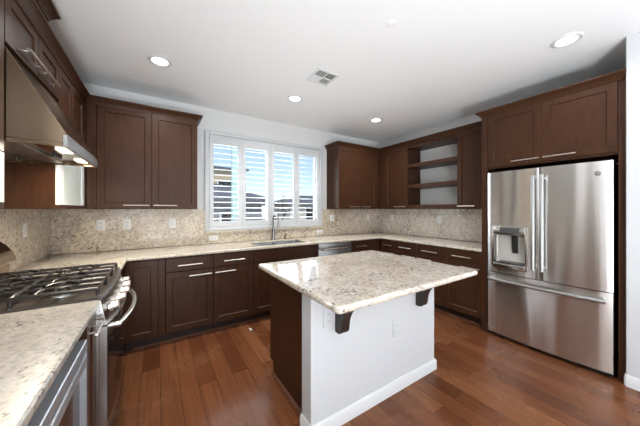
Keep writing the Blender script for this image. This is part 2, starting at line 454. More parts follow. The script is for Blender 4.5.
# ---- right run (s = y)
r = base_unit(RIGHT, 'base cabinet at the far corner end of the right counter', -.965, -.66, door='L')
base_unit(RIGHT, 'second base cabinet from the far corner under the right counter', -1.348, -.966, door='L')
base_unit(RIGHT, 'third base cabinet from the far corner under the right counter', -1.753, -1.349, door='R')
base_unit(RIGHT, 'base cabinet right next to the refrigerator panel, under the counter end', -2.203, -1.754, door='L')
# ---- left run, near the camera (s = y)
r = thing('base_cabinet', 'narrow pull-out base cabinet between range and under-counter cooler', 'cabinet', LEFT(-2.01, .3, 0))
carcass(LEFT, r, -2.104, -1.921, DFL-.0205, .105, CB-.001)
m = MB(LEFT); m.box(-2.104, -1.921, .05, DK, 0, .1045, 0); m.build('toe_kick', M_kick, r)
o = front(LEFT, r, 'door', -2.102, -1.923, .115, .868, DFL); pull(LEFT, o, -2.085, -1.945, DFL, .80)
base_unit(LEFT, 'base cabinet at the near end of the left counter, beyond the cooler', -3.4, -2.722, ndoor=2)

# ---- upper cabinets
def upper(fr, label, s0, s1, doors, z0=UB, z1=UT, d=DU, hz=None, fill=()):
    r = thing('wall_cabinet', label, 'cabinet', fr((s0+s1)/2, d/2, z0))
    carcass(fr, r, min(s0, s1)+.0006, max(s0, s1)-.0006, d-.0205, z0, z1)
    for a, b, hs in doors:
        front(fr, r, 'door', a+G_, b-G_, z0+.004, z1-.004, d, hs, (z0+.04) if hz is None else hz)
    for a, b in fill: filler(fr, r, a, b, d-.0205, d-.004, z0, z1)
    return r
upper(BACK, 'two-door brown wall cabinet left of the window', .002, 1.316, [(.418, .868, (.63, .852)), (.869, 1.315, (.884, 1.106))], fill=[(DU+.003, .416)], hz=UB+.038)
upper(BACK, 'two-door dark wall cabinet right of the window', 3.389, W-.003, [(3.389, 3.837, (3.60, 3.822)), (3.838, 4.25, (3.853, 4.075))], fill=[(4.252, W-DU-.003)], hz=UB+.038)
upper(RIGHT, 'single-door wall cabinet in the corner, left of the open shelves', -.952, -DU-.002, [(-.951, -.47, (-.935, -.70))], fill=[(-.468, -DU-.004)], hz=UB+.038)
upper(RIGHT, 'single-door wall cabinet between open shelves and refrigerator', -2.203, -1.754, [(-2.202, -1.755, (-1.99, -1.77))], hz=UB+.038)
# open shelf unit
r = thing('open_shelf_unit', 'open dark wood shelves between two wall cabinets above the right counter', 'shelf', RIGHT(-1.353, .17, UB))
for z0, z1, nm in ((UB, 1.437, 'bottom_shelf'), (1.706, 1.763, 'shelf'), (2.035, 2.092, 'shelf'), (2.352, UT, 'top_panel')):
    m = MB(RIGHT); m.box(-1.7525, -.9535, .003, DU-(.004 if nm != 'top_panel' else .02), z0, z1, .002); m.build(nm, M_cab, r)

# tall panel and cabinet over the refrigerator
FD = .66
m = MB(RIGHT); m.box(-2.262, -2.206, .003, FD, 0, UT, .001)
tag(m.build('tall_wood_board', M_cab), 'tall dark wood panel standing left of the refrigerator', 'panel')
m = MB(RIGHT); m.box(-3.254, -3.212, .003, FD-.005, 0, UT, .001)
tag(m.build('tall_wood_board', M_cab), 'tall dark wood panel between the refrigerator and white wall end', 'panel')
r = thing('wall_cabinet', 'deep two-door brown cabinet above the refrigerator', 'cabinet', RIGHT(-2.74, .33, 1.815))
carcass(RIGHT, r, -3.211, -2.263, FD-.021, 1.815, UT)
front(RIGHT, r, 'door', -2.735, -2.266, 1.832, UT-.004, FD, (-2.722, -2.495), 1.865)
front(RIGHT, r, 'door', -3.209, -2.737, 1.832, UT-.004, FD, (-2.975, -2.750), 1.865)

# left wall uppers
HB = 2.142
r = thing('wall_cabinet', 'short two-door brown cabinet above the range hood', 'cabinet', LEFT(-1.46, .17, HB))
carcass(LEFT, r, -1.843, -1.086, DL-.0205, HB, UT)
front(LEFT, r, 'door', -1.841, -1.452, HB+.004, UT-.004, DL, (-1.69, -1.462), HB+.055, hr=.0095)
front(LEFT, r, 'door', -1.449, -1.087, HB+.004, UT-.004, DL, (-1.440, -1.217), HB+.055, hr=.0095)
def pale_fronted(label, s0, s1, zb, ups):  # brown upper doors over a lower door with pale frame and pale green infill
    r = thing('wall_cabinet', label, 'cabinet', LEFT((s0+s1)/2, .17, UB))
    carcass(LEFT, r, s0, s1, DL-.0205, UB, UT)
    for a, b in ups: front(LEFT, r, 'door', a+G_, b-G_, zb+.004, UT-.004, DL)
    m = MB(LEFT); m.box(s0+.001, s1-.001, DL-.020, DL-.002, UB, UB+.028, .001); m.build('bottom_rail', M_cab, r)
    m = MB(LEFT); a, b, z0, z1 = s0+.003, s1-.003, UB+.030, zb-.002
    for q in ((a, a+.10, z0, z1), (b-.07, b, z0, z1), (a+.10, b-.07, z1-.06, z1), (a+.10, b-.07, z0, z0+.012)):
        m.box(q[0], q[1], DL-.020, DL, q[2], q[3], .001)
    o = m.build('pale_door', M_paleframe, r, 'pale framed door')
    m = MB(LEFT); m.box(a+.098, b-.068, DL-.014, DL-.007, z0+.010, z1-.058, 0); m.build('pane', M_pale_green, o, 'pale green panel')
    return r
pale_fronted('brown corner wall cabinet beyond the range hood with pale lower door', -1.084, -DU-.003, 1.86, [(-1.083, -.738), (-.736, -.365)])
pale_fronted('brown wall cabinet nearer than the range hood with pale lower door', -2.9, -1.845, 1.63, [(-2.37, -1.846), (-2.9, -2.372)])
m = MB(LEFT); m.box(-2.9, -1.255, .003, .318, UT+.061, 2.60, .001)
r = tag(m.build('stacked_wall_cabinet', M_cab), 'upper stacked brown cabinet box above the range hood cabinets near ceiling', 'cabinet')
# crown mouldings
def crown_prof(z0=UT-.006, h=.064, p=.05): return [(-.002, z0), (.006, z0), (.010, z0+.012), (p-.012, z0+h-.018), (p, z0+h-.012), (p, z0+h), (-.002, z0+h)]
def crown(path, label, z0=UT-.006, h=.064, p=.05):
    m = MB(); m.sweep(path, crown_prof(z0, h, p)); return tag(m.build('crown_moulding', M_cab), label, 'moulding')
crown([(DL, -2.9), (DL, -DU), (1.3165, -DU), (1.3165, -.003)], 'brown crown moulding along the cabinets left of the window and over the hood')
crown([(3.3885, -.003), (3.3885, -DU), (W-DU, -DU), (W-DU, -2.150)], 'dark crown moulding over the cabinets and open shelves right of the window')
crown([(W-DU-.052, -2.2055), (W-FD, -2.2055), (W-FD, -3.2545)], 'brown crown moulding over the refrigerator cabinet')
crown([(.318, -2.9), (.318, -1.2545), (.004, -1.2545)], 'short raised crown moulding at the ceiling above the hood', 2.60, .07, .05)

# ================================================================== COUNTERS, BACKSPLASH
SX0, SX1, SY0, SY1 = 1.965, 2.70, -.575, -.165
xs = [.003, .684, SX0, (SX0+SX1)/2-.012, (SX0+SX1)/2+.012, SX1, W-DC, W-.003]; ys = [-2.2045, -1.148, -DC, SY0, SY1, -.003]
def keep(i, j):
    if i == 0: return j >= 1
    if i == 6: return True
    if j < 2: return False
    return not (j == 3 and i in (2, 3, 4))
m = MB(); m.cells(xs, ys, keep, CB, CT, .008, 3)
tag(m.build('countertop', M_gran), 'long U-shaped cream granite worktop with the sink, along three walls', 'countertop')
m = MB(); m.cells([.003, .674], [-3.42, -1.918], lambda i, j: True, CB, CT, .008, 3)
tag(m.build('countertop', M_near), 'near granite worktop at lower left, in front of the range', 'countertop')
m = MB(BACK)
m.box(.0222, 1.4405, .002, .022, CT+.0005, UB-.001, .001).box(1.4405, 3.275, .002, .022, CT+.0005, 1.056, .001).box(3.275, W-.025, .002, .022, CT+.0005, UB-.001, .001)
tag(m.build('backsplash', M_splash), 'granite backsplash on the window wall', 'backsplash')
m = MB(LEFT); m.box(-3.42, -.003, .002, .022, CT+.0005, UB-.001, .001)
tag(m.build('backsplash', M_splash), 'granite backsplash on the left wall behind the range', 'backsplash')
m = MB(RIGHT); m.box(-2.204, -.003, .002, .022, CT+.0005, UB-.001, .001)
tag(m.build('backsplash', M_splash_r), 'granite backsplash on the right wall below the open shelves', 'backsplash')
m = MB(BACK); m.box(1.44, 3.276, .002, .050, 1.058, 1.080, .004, 2)
tag(m.build('window_sill', M_gran), 'narrow granite sill ledge under the window shutters', 'sill')

# sink
r = thing('kitchen_sink', 'stainless double bowl sink set in the granite below the window', 'sink', (2.33, -.37, .70))
mid = (SX0+SX1)/2
for a, b in ((SX0, mid-.012), (mid+.012, SX1)):
    m = MB(); t = .0015; z0 = .70
    m.box(a-.002, a+.001, SY0-.002, SY1+.002, z0, CB-.001, 0).box(b-.001, b+.002, SY0-.002, SY1+.002, z0, CB-.001, 0)
    m.box(a, b, SY0-.002, SY0+.001, z0, CB-.001, 0).box(a, b, SY1-.001, SY1+.002, z0, CB-.001, 0).box(a, b, SY0, SY1, z0-.002, z0+.001, 0)
    o = m.build('bowl', M_alu, r)
    m = MB(); m.lathe(((a+b)/2, (SY0+SY1)/2, z0+.001), [(.001, .004), (.03, .004), (.042, .002), (.044, 0)]); m.build('drain', M_chrome, o)
# faucet
FX, FY = 2.369, -.085
r = thing('faucet', 'chrome gooseneck faucet standing behind the sink', 'faucet', (FX, FY, CT))
m = MB(); m.lathe((FX, FY, CT), [(.030, 0), (.030, .006), (.024, .012), (.021, .05), (.019, .14), (.016, .15)]); m.build('base', M_chrome, r)
path = [(FX, FY, CT+.14), (FX, FY, 1.17)]
for k in range(0, 13):
    a = math.pi*k/12; path.append((FX, FY-.085+.085*math.cos(a), 1.21+.085*math.sin(a)))
path.append((FX, FY-.175, 1.18))
m = MB(); m.tube(path, .0115, 12); m.build('spout', M_chrome, r)
m = MB(); m.cyl((FX, FY-.172, 1.185), (FX, FY-.182, 1.10), .0125, 14, .018); m.build('spray_head', M_chrome, r)
m = MB(); m.cyl((FX+.015, FY, CT+.085), (FX+.045, FY, CT+.09), .012, 12).tube([(FX+.04, FY, CT+.09), (FX+.075, FY-.01, CT+.11), (FX+.10, FY-.015, CT+.125)], .006, 8); m.build('lever', M_chrome, r)
r = thing('soap_dispenser', 'small bronze soap dispenser right of the faucet', 'dispenser', (2.56, -.095, CT))
m = MB(); m.lathe((2.56, -.095, CT), [(.022, 0), (.022, .006), (.016, .012), (.014, .05), (.008, .055), (.008, .075)]); m.build('pump_body', M_brass, r)
m = MB(); m.tube([(2.56, -.095, CT+.07), (2.56, -.11, CT+.08), (2.56, -.155, CT+.074)], .006, 8); m.build('nozzle', M_brass, r)

# ================================================================== WINDOW SHUTTERS
r = thing('plantation_shutters', 'white four-panel plantation shutters with open louvers over the window', 'shutters', (2.357, -.02, 1.083))
S0, S1, Z0, Z1 = 1.441, 3.274, 1.083, 2.414
m = MB(BACK); fw = .05
for a, b, z0, z1 in ((S0, S0+fw, Z0, Z1), (S1-fw, S1, Z0, Z1), (S0+fw, S1-fw, Z0, Z0+fw), (S0+fw, S1-fw, Z1-fw, Z1)):
    m.box(a, b, .001, .040, z0, z1, .004, 2)
m.build('shutter_frame', M_shut, r)
edges = [1.493, 1.922, 2.353, 2.786, 3.222]
for k in range(4):
    a, b = edges[k]+.002, edges[k+1]-.002; st = .052
    z0, z1 = Z0+fw+.003, Z1-fw-.003
    m = MB(BACK)
    m.box(a, a+st, .004, .032, z0, z1, .003).box(b-st, b, .004, .032, z0, z1, .003)
    m.box(a+st, b-st, .004, .032, z0, z0+.066, .003).box(a+st, b-st, .004, .032, z1-.125, z1, .003)
    p = m.build('shutter_panel', M_shut, r)
    m = MB(BACK); la, lb = a+st+.002, b-st-.002; zb, zt = z0+.066, z1-.125; n = 14; pitch = (zt-zb)/n
    for i in range(n):
        zc = zb+pitch*(i+.5); tl = math.radians(8); wd = .032
        prof = []
        for t in range(12):
            an = 2*math.pi*t/12; u, v = wd*math.cos(an), .0044*math.sin(an)
            prof.append((.018+u*math.cos(tl)-v*math.sin(tl), zc-u*math.sin(tl)-v*math.cos(tl)))
        m.prism(prof, 0, la, lb)
    m.build('louvers', M_shut, p)

# ================================================================== DISHWASHER
r = thing('dishwasher', 'stainless steel dishwasher built in right of the sink', 'dishwasher', (3.1025, -.3, 0))
m = MB(BACK); m.box(2.806, 3.399, .03, DF-.03, .1, CB-.004, .001); m.build('body', M_dgrey, r)
m = MB(BACK); m.box(2.806, 3.399, .06, DK, 0, .098, 0); m.build('toe_kick', M_black, r)
m = MB(BACK); m.box(2.807, 3.398, DF-.029, DF+.006, .115, .80, .004, 2); d = m.build('door', M_steel_d, r)
m = MB(BACK); m.box(2.807, 3.398, DF-.029, DF+.006, .803, CB-.006, .004, 2); m.build('control_strip', M_steel_d, r)
m = MB(BACK); m.tube([(2.85, DF+.004, .80), (2.85, DF+.04, .80), (3.1, DF+.048, .80), (3.355, DF+.04, .80), (3.355, DF+.004, .80)], .013, 10); m.build('handle', M_steel, d)

# ================================================================== ISLAND
IX0, IX1, IY0, IY1 = 1.622, 2.945, -2.668, -1.552
r = thing('kitchen_island', 'kitchen island with white half wall front and dark cabinet behind', 'island', (2.3, -1.95, 0))
m = MB(); m.box(1.747, 2.90, -2.211, -1.583, .105, .872, .001); m.build('carcass', M_cab, r)
m = MB(); m.box(1.747, 2.90, -2.211, -1.64, 0, .1045, 0); m.build('toe_kick', M_kick, r)
m = MB(); m.prism([(-2.211, 0), (-1.632, 0), (-1.632, .10), (-1.565, .10), (-1.565, .872), (-2.211, .872)], 0, 1.730, 1.7465); m.build('end_panel', M_cab, r)
m = MB(); m.prism([(-2.211, 0), (-1.632, 0), (-1.632, .10), (-1.565, .10), (-1.565, .872), (-2.211, .872)], 0, 2.9005, 2.915); m.build('end_panel', M_cab, r)
m = MB(); m.sweep([(1.7295, -1.632), (1.7295, -2.211)], [(-a, b) for a, b in [(0, 0), (-.016, 0), (-.014, .012), (-.006, .018), (0, .020)]]); m.build('shoe_moulding', M_shoe, r)
IB = lambda s, d, z: Vector((s, -1.582+d, z))
wdr = (2.90-1.747)/3
for k in range(3):
    a, b = 1.747+k*wdr+G_, 1.747+(k+1)*wdr-G_
    m = MB(IB); m.slab(a, b, .732, .866, .0175, .017); o = m.build('drawer', M_cab, r); pull(IB, o, (a+b)/2-.11, (a+b)/2+.11, .0175, .80)
    m = MB(IB); m.door(a, b, .115, .724, .0175, .017); o = m.build('door', M_cab, r); pull(IB, o, (a+b)/2-.11, (a+b)/2+.11, .0175, .676)
m = MB(); m.box(1.680, 2.914, -2.323, -2.2115, 0, .872, .002); m.build('half_wall', M_white_dim, r, 'white painted half wall')
m = MB(); bp = [(0, 0), (.014, 0), (.014, .072), (.006, .088), (0, .088)]
m.sweep([(1.6798, -2.2117), (1.6798, -2.3232), (2.9142, -2.3232), (2.9142, -2.2117)], [(-a, b) for a, b in bp] if False else bp)
m.build('baseboard', M_trim, r, 'white baseboard')
for cx in (1.888, 2.690):
    y0 = -2.3235
    prof = [(y0, .872), (y0, .598), (y0-.035, .60)]
    for k in range(7):
        a = math.pi/2*k/6; prof.append((y0-.035-.035*math.sin(a), .60+.045*(1-math.cos(a))+.0))
    for k in range(1, 9):
        t = k/8; prof.append((y0-.070-.075*t**1.6-.0, .645+.15*t**.8))
    prof += [(y0-.20, .835), (y0-.235, .842), (y0-.235, .872)]
    m = MB(); m.prism(prof, 0, cx-.032, cx+.032, .003, 1); m.build('corbel', M_corbel, r, 'dark wood corbel bracket')
m = MB(); m.cells([IX0, IX1], [IY0, IY1], lambda i, j: True, .8735, CT, .0, 1)
t = m.bm; ve = [e for e in t.edges if abs(e.verts[0].co.z-e.verts[1].co.z) > .01]
bmesh.ops.bevel(t, geom=ve, offset=.028, segments=6, profile=.5, affect='EDGES')
he = [e for e in t.edges if abs(e.verts[0].co.z-e.verts[1].co.z) < .001 and abs(e.calc_face_angle(0)) > 1]
bmesh.ops.bevel(t, geom=he, offset=.017, segments=5, profile=.5, affect='EDGES')
tag(m.build('countertop', M_isl), 'pale granite slab on top of the kitchen island', 'countertop')

# ================================================================== OUTLETS
def outlet(label, fr, s, z, d, w=.072, h=.116, kind='duplex', group=None, pm=None):
    r = thing('wall_outlet' if kind != 'switch' else 'light_switch', label, 'outlet' if kind != 'switch' else 'switch', fr(s, d, z), group)
    m = MB(fr); m.box(s-w/2, s+w/2, d, d+.006, z-h/2, z+h/2, .002, 2); p = m.build('cover_plate', pm or M_plate, r)
    hor = w > h
    for q in (-.021, .021):
        a, b = (s+q, z) if hor else (s, z+q)
        if kind == 'switch':
            if q < 0: m = MB(fr); m.box(s-.016, s+.016, d+.0062, d+.010, z-.032, z+.032, .001); m.build('rocker', M_trim, p)
            continue
        m = MB(fr); hw, hh = (.014, .017) if hor else (.017, .014)
        m.box(a-hw, a+hw, d+.0062, d+.008, b-hh, b+hh, .0008); o = m.build('receptacle', pm or M_trim, p)
        m = MB(fr)
        for e in (-.006, .006):
            if hor: m.box(a-.004, a+.004, d+.0081, d+.0086, b+e-.0012, b+e+.0012, 0)
            else: m.box(a+e-.0012, a+e+.0012, d+.0081, d+.0086, b-.004, b+.004, 0)
        m.build('slots', M_slot, o)
    return r
sp = .0225
outlet('leftmost of three white outlets below the cabinet left of the window', BACK, .406, 1.197, sp)
outlet('middle of three white outlets below the cabinet left of the window', BACK, .632, 1.199, sp)
outlet('white switch plate on the backsplash nearest the left edge of the window', BACK, 1.075, 1.197, sp, kind='switch')
outlet('white switch plate on the left wall backsplash near the corner', LEFT, -.61, 1.20, sp, kind='switch')
outlet('horizontal white outlet under the left end of the window', BACK, 1.545, .985, sp, .116, .066)
outlet('horizontal white outlet under the right end of the window', BACK, 3.235, .985, sp, .116, .066)
outlet('white switch plate on the backsplash just right of the window', BACK, 3.49, 1.215, sp, .09, kind='switch')
outlet('white outlet on the backsplash of the window wall close to the far corner', BACK, 4.345, 1.215, sp)
outlet('white outlet on the right wall backsplash close to the far corner', RIGHT, -.352, 1.202, sp)
outlet('white outlet on the right wall backsplash below the open shelves', RIGHT, -1.30, 1.208, sp)
IW = lambda s, d, z: Vector((s, -2.323-d, z))
outlet('white outlet on the island half wall left of the nearer corbel', IW, 1.803, .705, .0005, pm=M_white_dim)
outlet('white outlet on the island half wall between the two corbels', IW, 2.425, .476, .0005, pm=M_white_dim)

# ================================================================== REFRIGERATOR
r = thing('refrigerator', 'stainless french door refrigerator with bottom freezer drawer', 'refrigerator', (4.3, -2.742, 0))
FY0, FY1 = -3.190, -2.284
m = MB(); m.box(4.035, 4.655, FY0+.004, FY1-.004, .012, 1.752, .004); m.build('body', M_dgrey, r, 'dark grey side casing')
m = MB(); m.box(4.00, 4.035, FY0+.01, FY1-.01, .012, .045, 0); m.build('base_grille', M_black, r)
m = MB(); m.box(4.035, 4.12, FY0+.03, FY0+.10, 1.7525, 1.775, .004).box(4.035, 4.12, FY1-.10, FY1-.03, 1.7525, 1.775, .004); m.build('hinge_cover', M_dgrey, r)
def fx(y):  # bowed front
    t = (y-(FY0+FY1)/2)/((FY1-FY0)/2); return 3.975-.028*(1-t*t)
def curved(name, y0, y1, z0, z1, hole=None, xb=4.03):
    n = 22; m = MB(); t = bmesh.new(); e = .006
    ysv = [y0+(y1-y0)*i/n for i in range(n+1)]
    if hole:
        for h in hole[:2]:
            k = min(range(len(ysv)), key=lambda i: abs(ysv[i]-h)); ysv[k] = h
    zsv = [z0]+([hole[2], hole[3]] if hole else [(z0+z1)/2])+[z1]
    g = {}
    for i, y in enumerate(ysv):
        for j, z in enumerate(zsv):
            x = fx(y)
            dy = min(y-y0, y1-y)
            if dy < 1e-6: x += e
            g[i, j] = t.verts.new((x, y, z))
    for i in range(len(ysv)-1):
        for j in range(len(zsv)-1):
            if hole and ysv[i] >= hole[0]-1e-5 and ysv[i+1] <= hole[1]+1e-5 and j == 1: continue
            t.faces.new((g[i, j], g[i+1, j], g[i+1, j+1], g[i, j+1]))
    # extrude outer border back
    def back(loop):
        bk = [t.verts.new((xb, v.co.y, v.co.z)) for v in loop]
        L = len(loop)
        for k in range(L): t.faces.new((loop[k], loop[(k+1) % L], bk[(k+1) % L], bk[k]))
        return bk
    J = len(zsv)-1; I = len(ysv)-1
    loop = [g[i, 0] for i in range(I+1)]+[g[I, j] for j in range(1, J+1)]+[g[i, J] for i in range(I-1, -1, -1)]+[g[0, j] for j in range(J-1, 0, -1)]
    bk = back(loop); t.faces.new(bk)
    if hole:
        idx = [i for i in range(I+1) if hole[0]-1e-5 <= ysv[i] <= hole[1]+1e-5]
        lp = [g[i, 1] for i in idx]+[g[i, 2] for i in reversed(idx)]
        xb2 = 4.025; n_bk = [t.verts.new((xb2, v.co.y, v.co.z)) for v in lp]; L = len(lp)
        for k in range(L): t.faces.new((lp[k], lp[(k+1) % L], n_bk[(k+1) % L], n_bk[k]))
        t.faces.new(n_bk)
    bmesh.ops.recalc_face_normals(t, faces=t.faces); m._merge(t)
    return m.build(name, M_fridge, r)
GY = -2.736
NZ0, NZ1, NY0, NY1 = .805, 1.105, -2.628, -2.355
dl = curved('left_door', GY+.003, FY1, .70, 1.765, hole=(NY0, NY1, NZ0, NZ1))
dr = curved('right_door', FY0, GY-.003, .70, 1.765)
fz = curved('freezer_drawer', FY0, FY1, .045, .692)
for par, hy, nm in ((dl, -2.703, 'handle'), (dr, -2.768, 'handle')):
    m = MB(); x0 = fx(hy)
    m.tube([(x0+.002, hy, 1.66), (x0-.045, hy, 1.66), (x0-.055, hy, 1.62), (x0-.055, hy, .86), (x0-.045, hy, .82), (x0+.002, hy, .82)], .0135, 12)
    m.tube([(x0-.055, hy, 1.69), (x0-.055, hy, .79)], .0155, 12); m.build(nm, M_handle, par)
pth = [(fx(FY0+.045)+.004, FY0+.045, .628)]+[(fx(y)-.055, y, .628) for y in [FY0+.04+(FY1-FY0-.08)*k/14 for k in range(15)]]+[(fx(FY1-.045)+.004, FY1-.045, .628)]
m = MB(); m.tube(pth, .017, 12); m.build('handle', M_handle, fz)
# dispenser: bezel, control strip, paddle, tray
m = MB(); yc = (NY0+NY1)/2
def bz(y0, y1, z0, z1, mm, th=.012): mm.box(fx((y0+y1)/2)-th, fx((y0+y1)/2)+.012, y0, y1, z0, z1, .004, 2)
bz(NY0-.022, NY0, NZ0-.05, NZ1+.085, m); bz(NY1, NY1+.022, NZ0-.05, NZ1+.085, m)
bz(NY0, NY1, NZ1, NZ1+.085, m, .016); bz(NY0, NY1, NZ0-.05, NZ0, m, .03)
bez = m.build('dispenser_bezel', M_steel, dl)
m = MB(); m.box(fx(yc)-.019, fx(yc)-.0165, NY0+.045, NY1-.06, NZ1+.018, NZ1+.072, .001); m.build('control_panel', M_dgrey, bez, 'dark grey control strip')
m = MB(); m.box(4.0155, 4.0245, NY0+.012, NY1-.012, NZ0+.02, NZ1-.004, 0); m.build('niche_back', M_niche, bez)
m = MB(); m.prism([(3.975, NZ1-.001), (4.012, NZ1-.001), (4.012, .92), (3.995, .915), (3.985, 1.0)], 1, yc-.06, yc-.012, .003) ; m.build('paddle', M_black, bez)
m = MB(); m.box(3.955, 4.014, NY0+.015, NY1-.015, NZ0+.001, NZ0+.014, .002); m.build('drip_tray', M_chrome, bez)
# round badge with a ring and simple monogram
BY, BZ = -3.108, 1.665; bxx = fx(BY)
m = MB(); m.lathe((bxx+.001, BY, BZ), [(.001, -.004), (.018, -.004), (.020, 0), (.020, .004)], 28, axis=0); bd = m.build('badge', M_steel_d, dr, 'round silver monogram badge')
m = MB(); m.tube([(bxx-.0032, BY+.0165*math.cos(a*math.pi/12), BZ+.0165*math.sin(a*math.pi/12)) for a in range(24)], .0014, 6, closed=True)
def curl(c, s, a0, a1, rr): return [(bxx-.0036, BY+c[0]+rr*math.cos(a0+(a1-a0)*k/10), BZ+c[1]+s*rr*math.sin(a0+(a1-a0)*k/10)) for k in range(11)]
m.tube(curl((.006, 0), 1, .5, 5.6, .006), .0011, 6); m.tube(curl((-.006, 0), 1, .6, 5.2, .006), .0011, 6); m.tube([(bxx-.0036, BY+.005, BZ-.001), (bxx-.0036, BY-.011, BZ-.001)], .0011, 6)
m.build('monogram', M_chrome, bd)

# ================================================================== RANGE
RY0, RY1 = -1.913, -1.152; RC = (RY0+RY1)/2
def bow(y, a, b): t = (y-RC)/((RY1-RY0)/2); return a+b*(1-t*t)
ysr = [RY0+(RY1-RY0)*k/16 for k in range(17)]
r = thing('gas_range', 'stainless gas range with bowed front and black grates on left wall', 'range', (.35, RC, 0))
m = MB(); m.box(.03, .672, RY0, RY1, .02, .905, .001); m.build('body', M_steel, r)
def bowed(name, a, b, z0, z1, mtl, par, x0=.40, a2=None, b2=None, y0=None, y1=None):
    ya = [RY0 if y0 is None else y0, RY1 if y1 is None else y1]; yy = [ya[0]+(ya[1]-ya[0])*k/16 for k in range(17)]
    t = bmesh.new(); a2 = a if a2 is None else a2; b2 = b if b2 is None else b2
    lo = [t.verts.new((bow(y, a, b), y, z0)) for y in yy]; hi = [t.verts.new((bow(y, a2, b2), y, z1)) for y in yy]
    lob = [t.verts.new((x0, y, z0)) for y in (yy[-1], yy[0])]; hib = [t.verts.new((x0, y, z1)) for y in (yy[-1], yy[0])]
    L = lo+lob; Hh = hi+hib; n = len(L)
    for k in range(n): t.faces.new((L[k], L[(k+1) % n], Hh[(k+1) % n], Hh[k]))
    t.faces.new(L); t.faces.new(Hh); bmesh.ops.recalc_face_normals(t, faces=t.faces)
    mm = MB(); mm._merge(t); return mm.build(name, mtl, par)
ck = bowed('cooktop', .672, .030, .906, .922, M_cook, r, x0=.03)
m = MB(); m.tube([(bow(y, .667, .030), y, .922) for y in ysr], .012, 8); m.build('front_trim', M_cook_trim, ck)
bowed('control_panel', .700, .045, .775, .904, M_steel, r, x0=.6725, a2=.676, b2=.032)
od = bowed('oven_door', .700, .022, .235, .765, M_steel, r, x0=.6725, y0=RY0+.006, y1=RY1-.006)
bowed('oven_window', .7035, .022, .275, .70, M_bglass, od, x0=.690, y0=RY0+.012, y1=RY1-.012)
wd_ = bowed('warming_drawer', .700, .022, .07, .225, M_steel, r, x0=.6725, y0=RY0+.006, y1=RY1-.006)
bowed('drawer_panel', .7025, .022, .085, .205, M_bglass, wd_, x0=.690, y0=RY0+.012, y1=RY1-.012)
m = MB(); m.box(.10, .64, RY0+.03, RY1-.03, 0, .02, 0); m.build('feet_plinth', M_black, r)
hp = [(bow(RY0+.05, .70, .02), RY0+.05, .752)]+[(bow(y, .735, .055), y, .752) for y in [RY0+.045+(RY1-RY0-.09)*k/14 for k in range(15)]]+[(bow(RY1-.05, .70, .02), RY1-.05, .752)]
m = MB(); m.tube(hp, .015, 12); m.build('handle', M_steel, od)
for k in range(5):
    y = RY0+.085+k*(RY1-RY0-.17)/4; zc = .842; x = bow(y, .688, .038)+.001
    n = Vector((.97, 0, .22)).normalized()
    p = Vector((x, y, zc))
    m = MB(); m.cyl(tuple(p-n*.004), tuple(p+n*.010), .029, 20, .027)
    kb = m.build('knob', M_steel, r)
    m = MB(); m.cyl(tuple(p+n*.010), tuple(p+n*.036), .021, 18, .018)
    q = p+n*.036; m.tube([tuple(q+Vector((0, 0, .017))), tuple(q-Vector((0, 0, .017)))], .006, 8); m.build('knob_grip', M_nickel, kb)
# burners + grates
for bxp, byp, rr in ((.20, RY0+.16, .04), (.50, RY0+.16, .05), (.35, RC, .055), (.20, RY1-.16, .045), (.50, RY1-.16, .035)):
    m = MB(); m.lathe((bxp, byp, .9222), [(rr+.012, 0), (rr+.010, .008), (rr, .010), (rr, .014)]); b = m.build('burner', M_steel_d, r)
    m = MB(); m.lathe((bxp, byp, .9365), [(rr-.004, 0), (rr-.004, .006), (rr-.010, .009), (.001, .009)]); m.build('burner_cap', M_iron, b)
gw = (RY1-RY0-.05)/3
for k in range(3):
    a = RY0+.025+k*gw+.004; b = a+gw-.008; zg = .962; m = MB(); x0, x1 = .09, .660
    rb = .0085
    m.tube([(x0, a, zg), (x1, a, zg), (x1, b, zg), (x0, b, zg)], rb, 8, closed=True)
    m.tube([(x0, (a+b)/2, zg), (x1, (a+b)/2, zg)], rb, 8)
    for xx in (.225, .36, .50): m.tube([(xx, a, zg-.004), (xx, a+.03, zg+.006), (xx, b-.03, zg+.006), (xx, b, zg-.004)], rb, 8)
    for xx in (.225, .50):
        cy_ = (a+b)/2; ro = (b-a)*.30
        for a0 in (.25, 3.39):
            m.tube([(xx+ro*math.cos(a0+2.6*q/8), cy_+ro*math.sin(a0+2.6*q/8), zg+.006+.006*math.sin(math.pi*q/8)) for q in range(9)], rb*.9, 8)
    # arching corner fingers
    for xx, sg in ((.16, 1), (.29, -1), (.43, 1), (.565, -1)):
        m.tube([(xx, a, zg-.004), (xx+.012*sg, a+.03, zg+.010), (xx+.03*sg, a+.07, zg+.008)], rb, 8)
        m.tube([(xx, b, zg-.004), (xx+.012*sg, b-.03, zg+.010), (xx+.03*sg, b-.07, zg+.008)], rb, 8)
    for xx in (x0, x1, .36):
        for yy in (a, b): m.cyl((xx, yy, .9215), (xx, yy, zg), .008, 8)
    m.build('grate', M_iron, r, 'black cast iron grate')
prof = [(.032, .906), (.125, .906), (.120, 1.025), (.152, 1.040), (.148, 1.065), (.132, 1.105), (.105, 1.145), (.070, 1.175), (.032, 1.19)]
m = MB(); m.prism(prof, 1, RY0+.004, RY1-.001, .003); bgd = m.build('backguard', M_hood, r)
m = MB(); m.prism([(.1505, 1.060), (.156, 1.060), (.138, 1.105), (.1325, 1.105)], 1, RC-.14, RC+.14); m.build('clock_display', M_bglass, bgd)

# ================================================================== RANGE HOOD
HY0, HY1 = -1.840, -1.090; HZ0, HZ1 = 1.685, 1.745; HX = .541
r = thing('range_hood', 'sloped stainless range hood under the brown cabinets on the left wall', 'range hood', (.25, -1.53, HZ0))
m = MB()
t = bmesh.new()
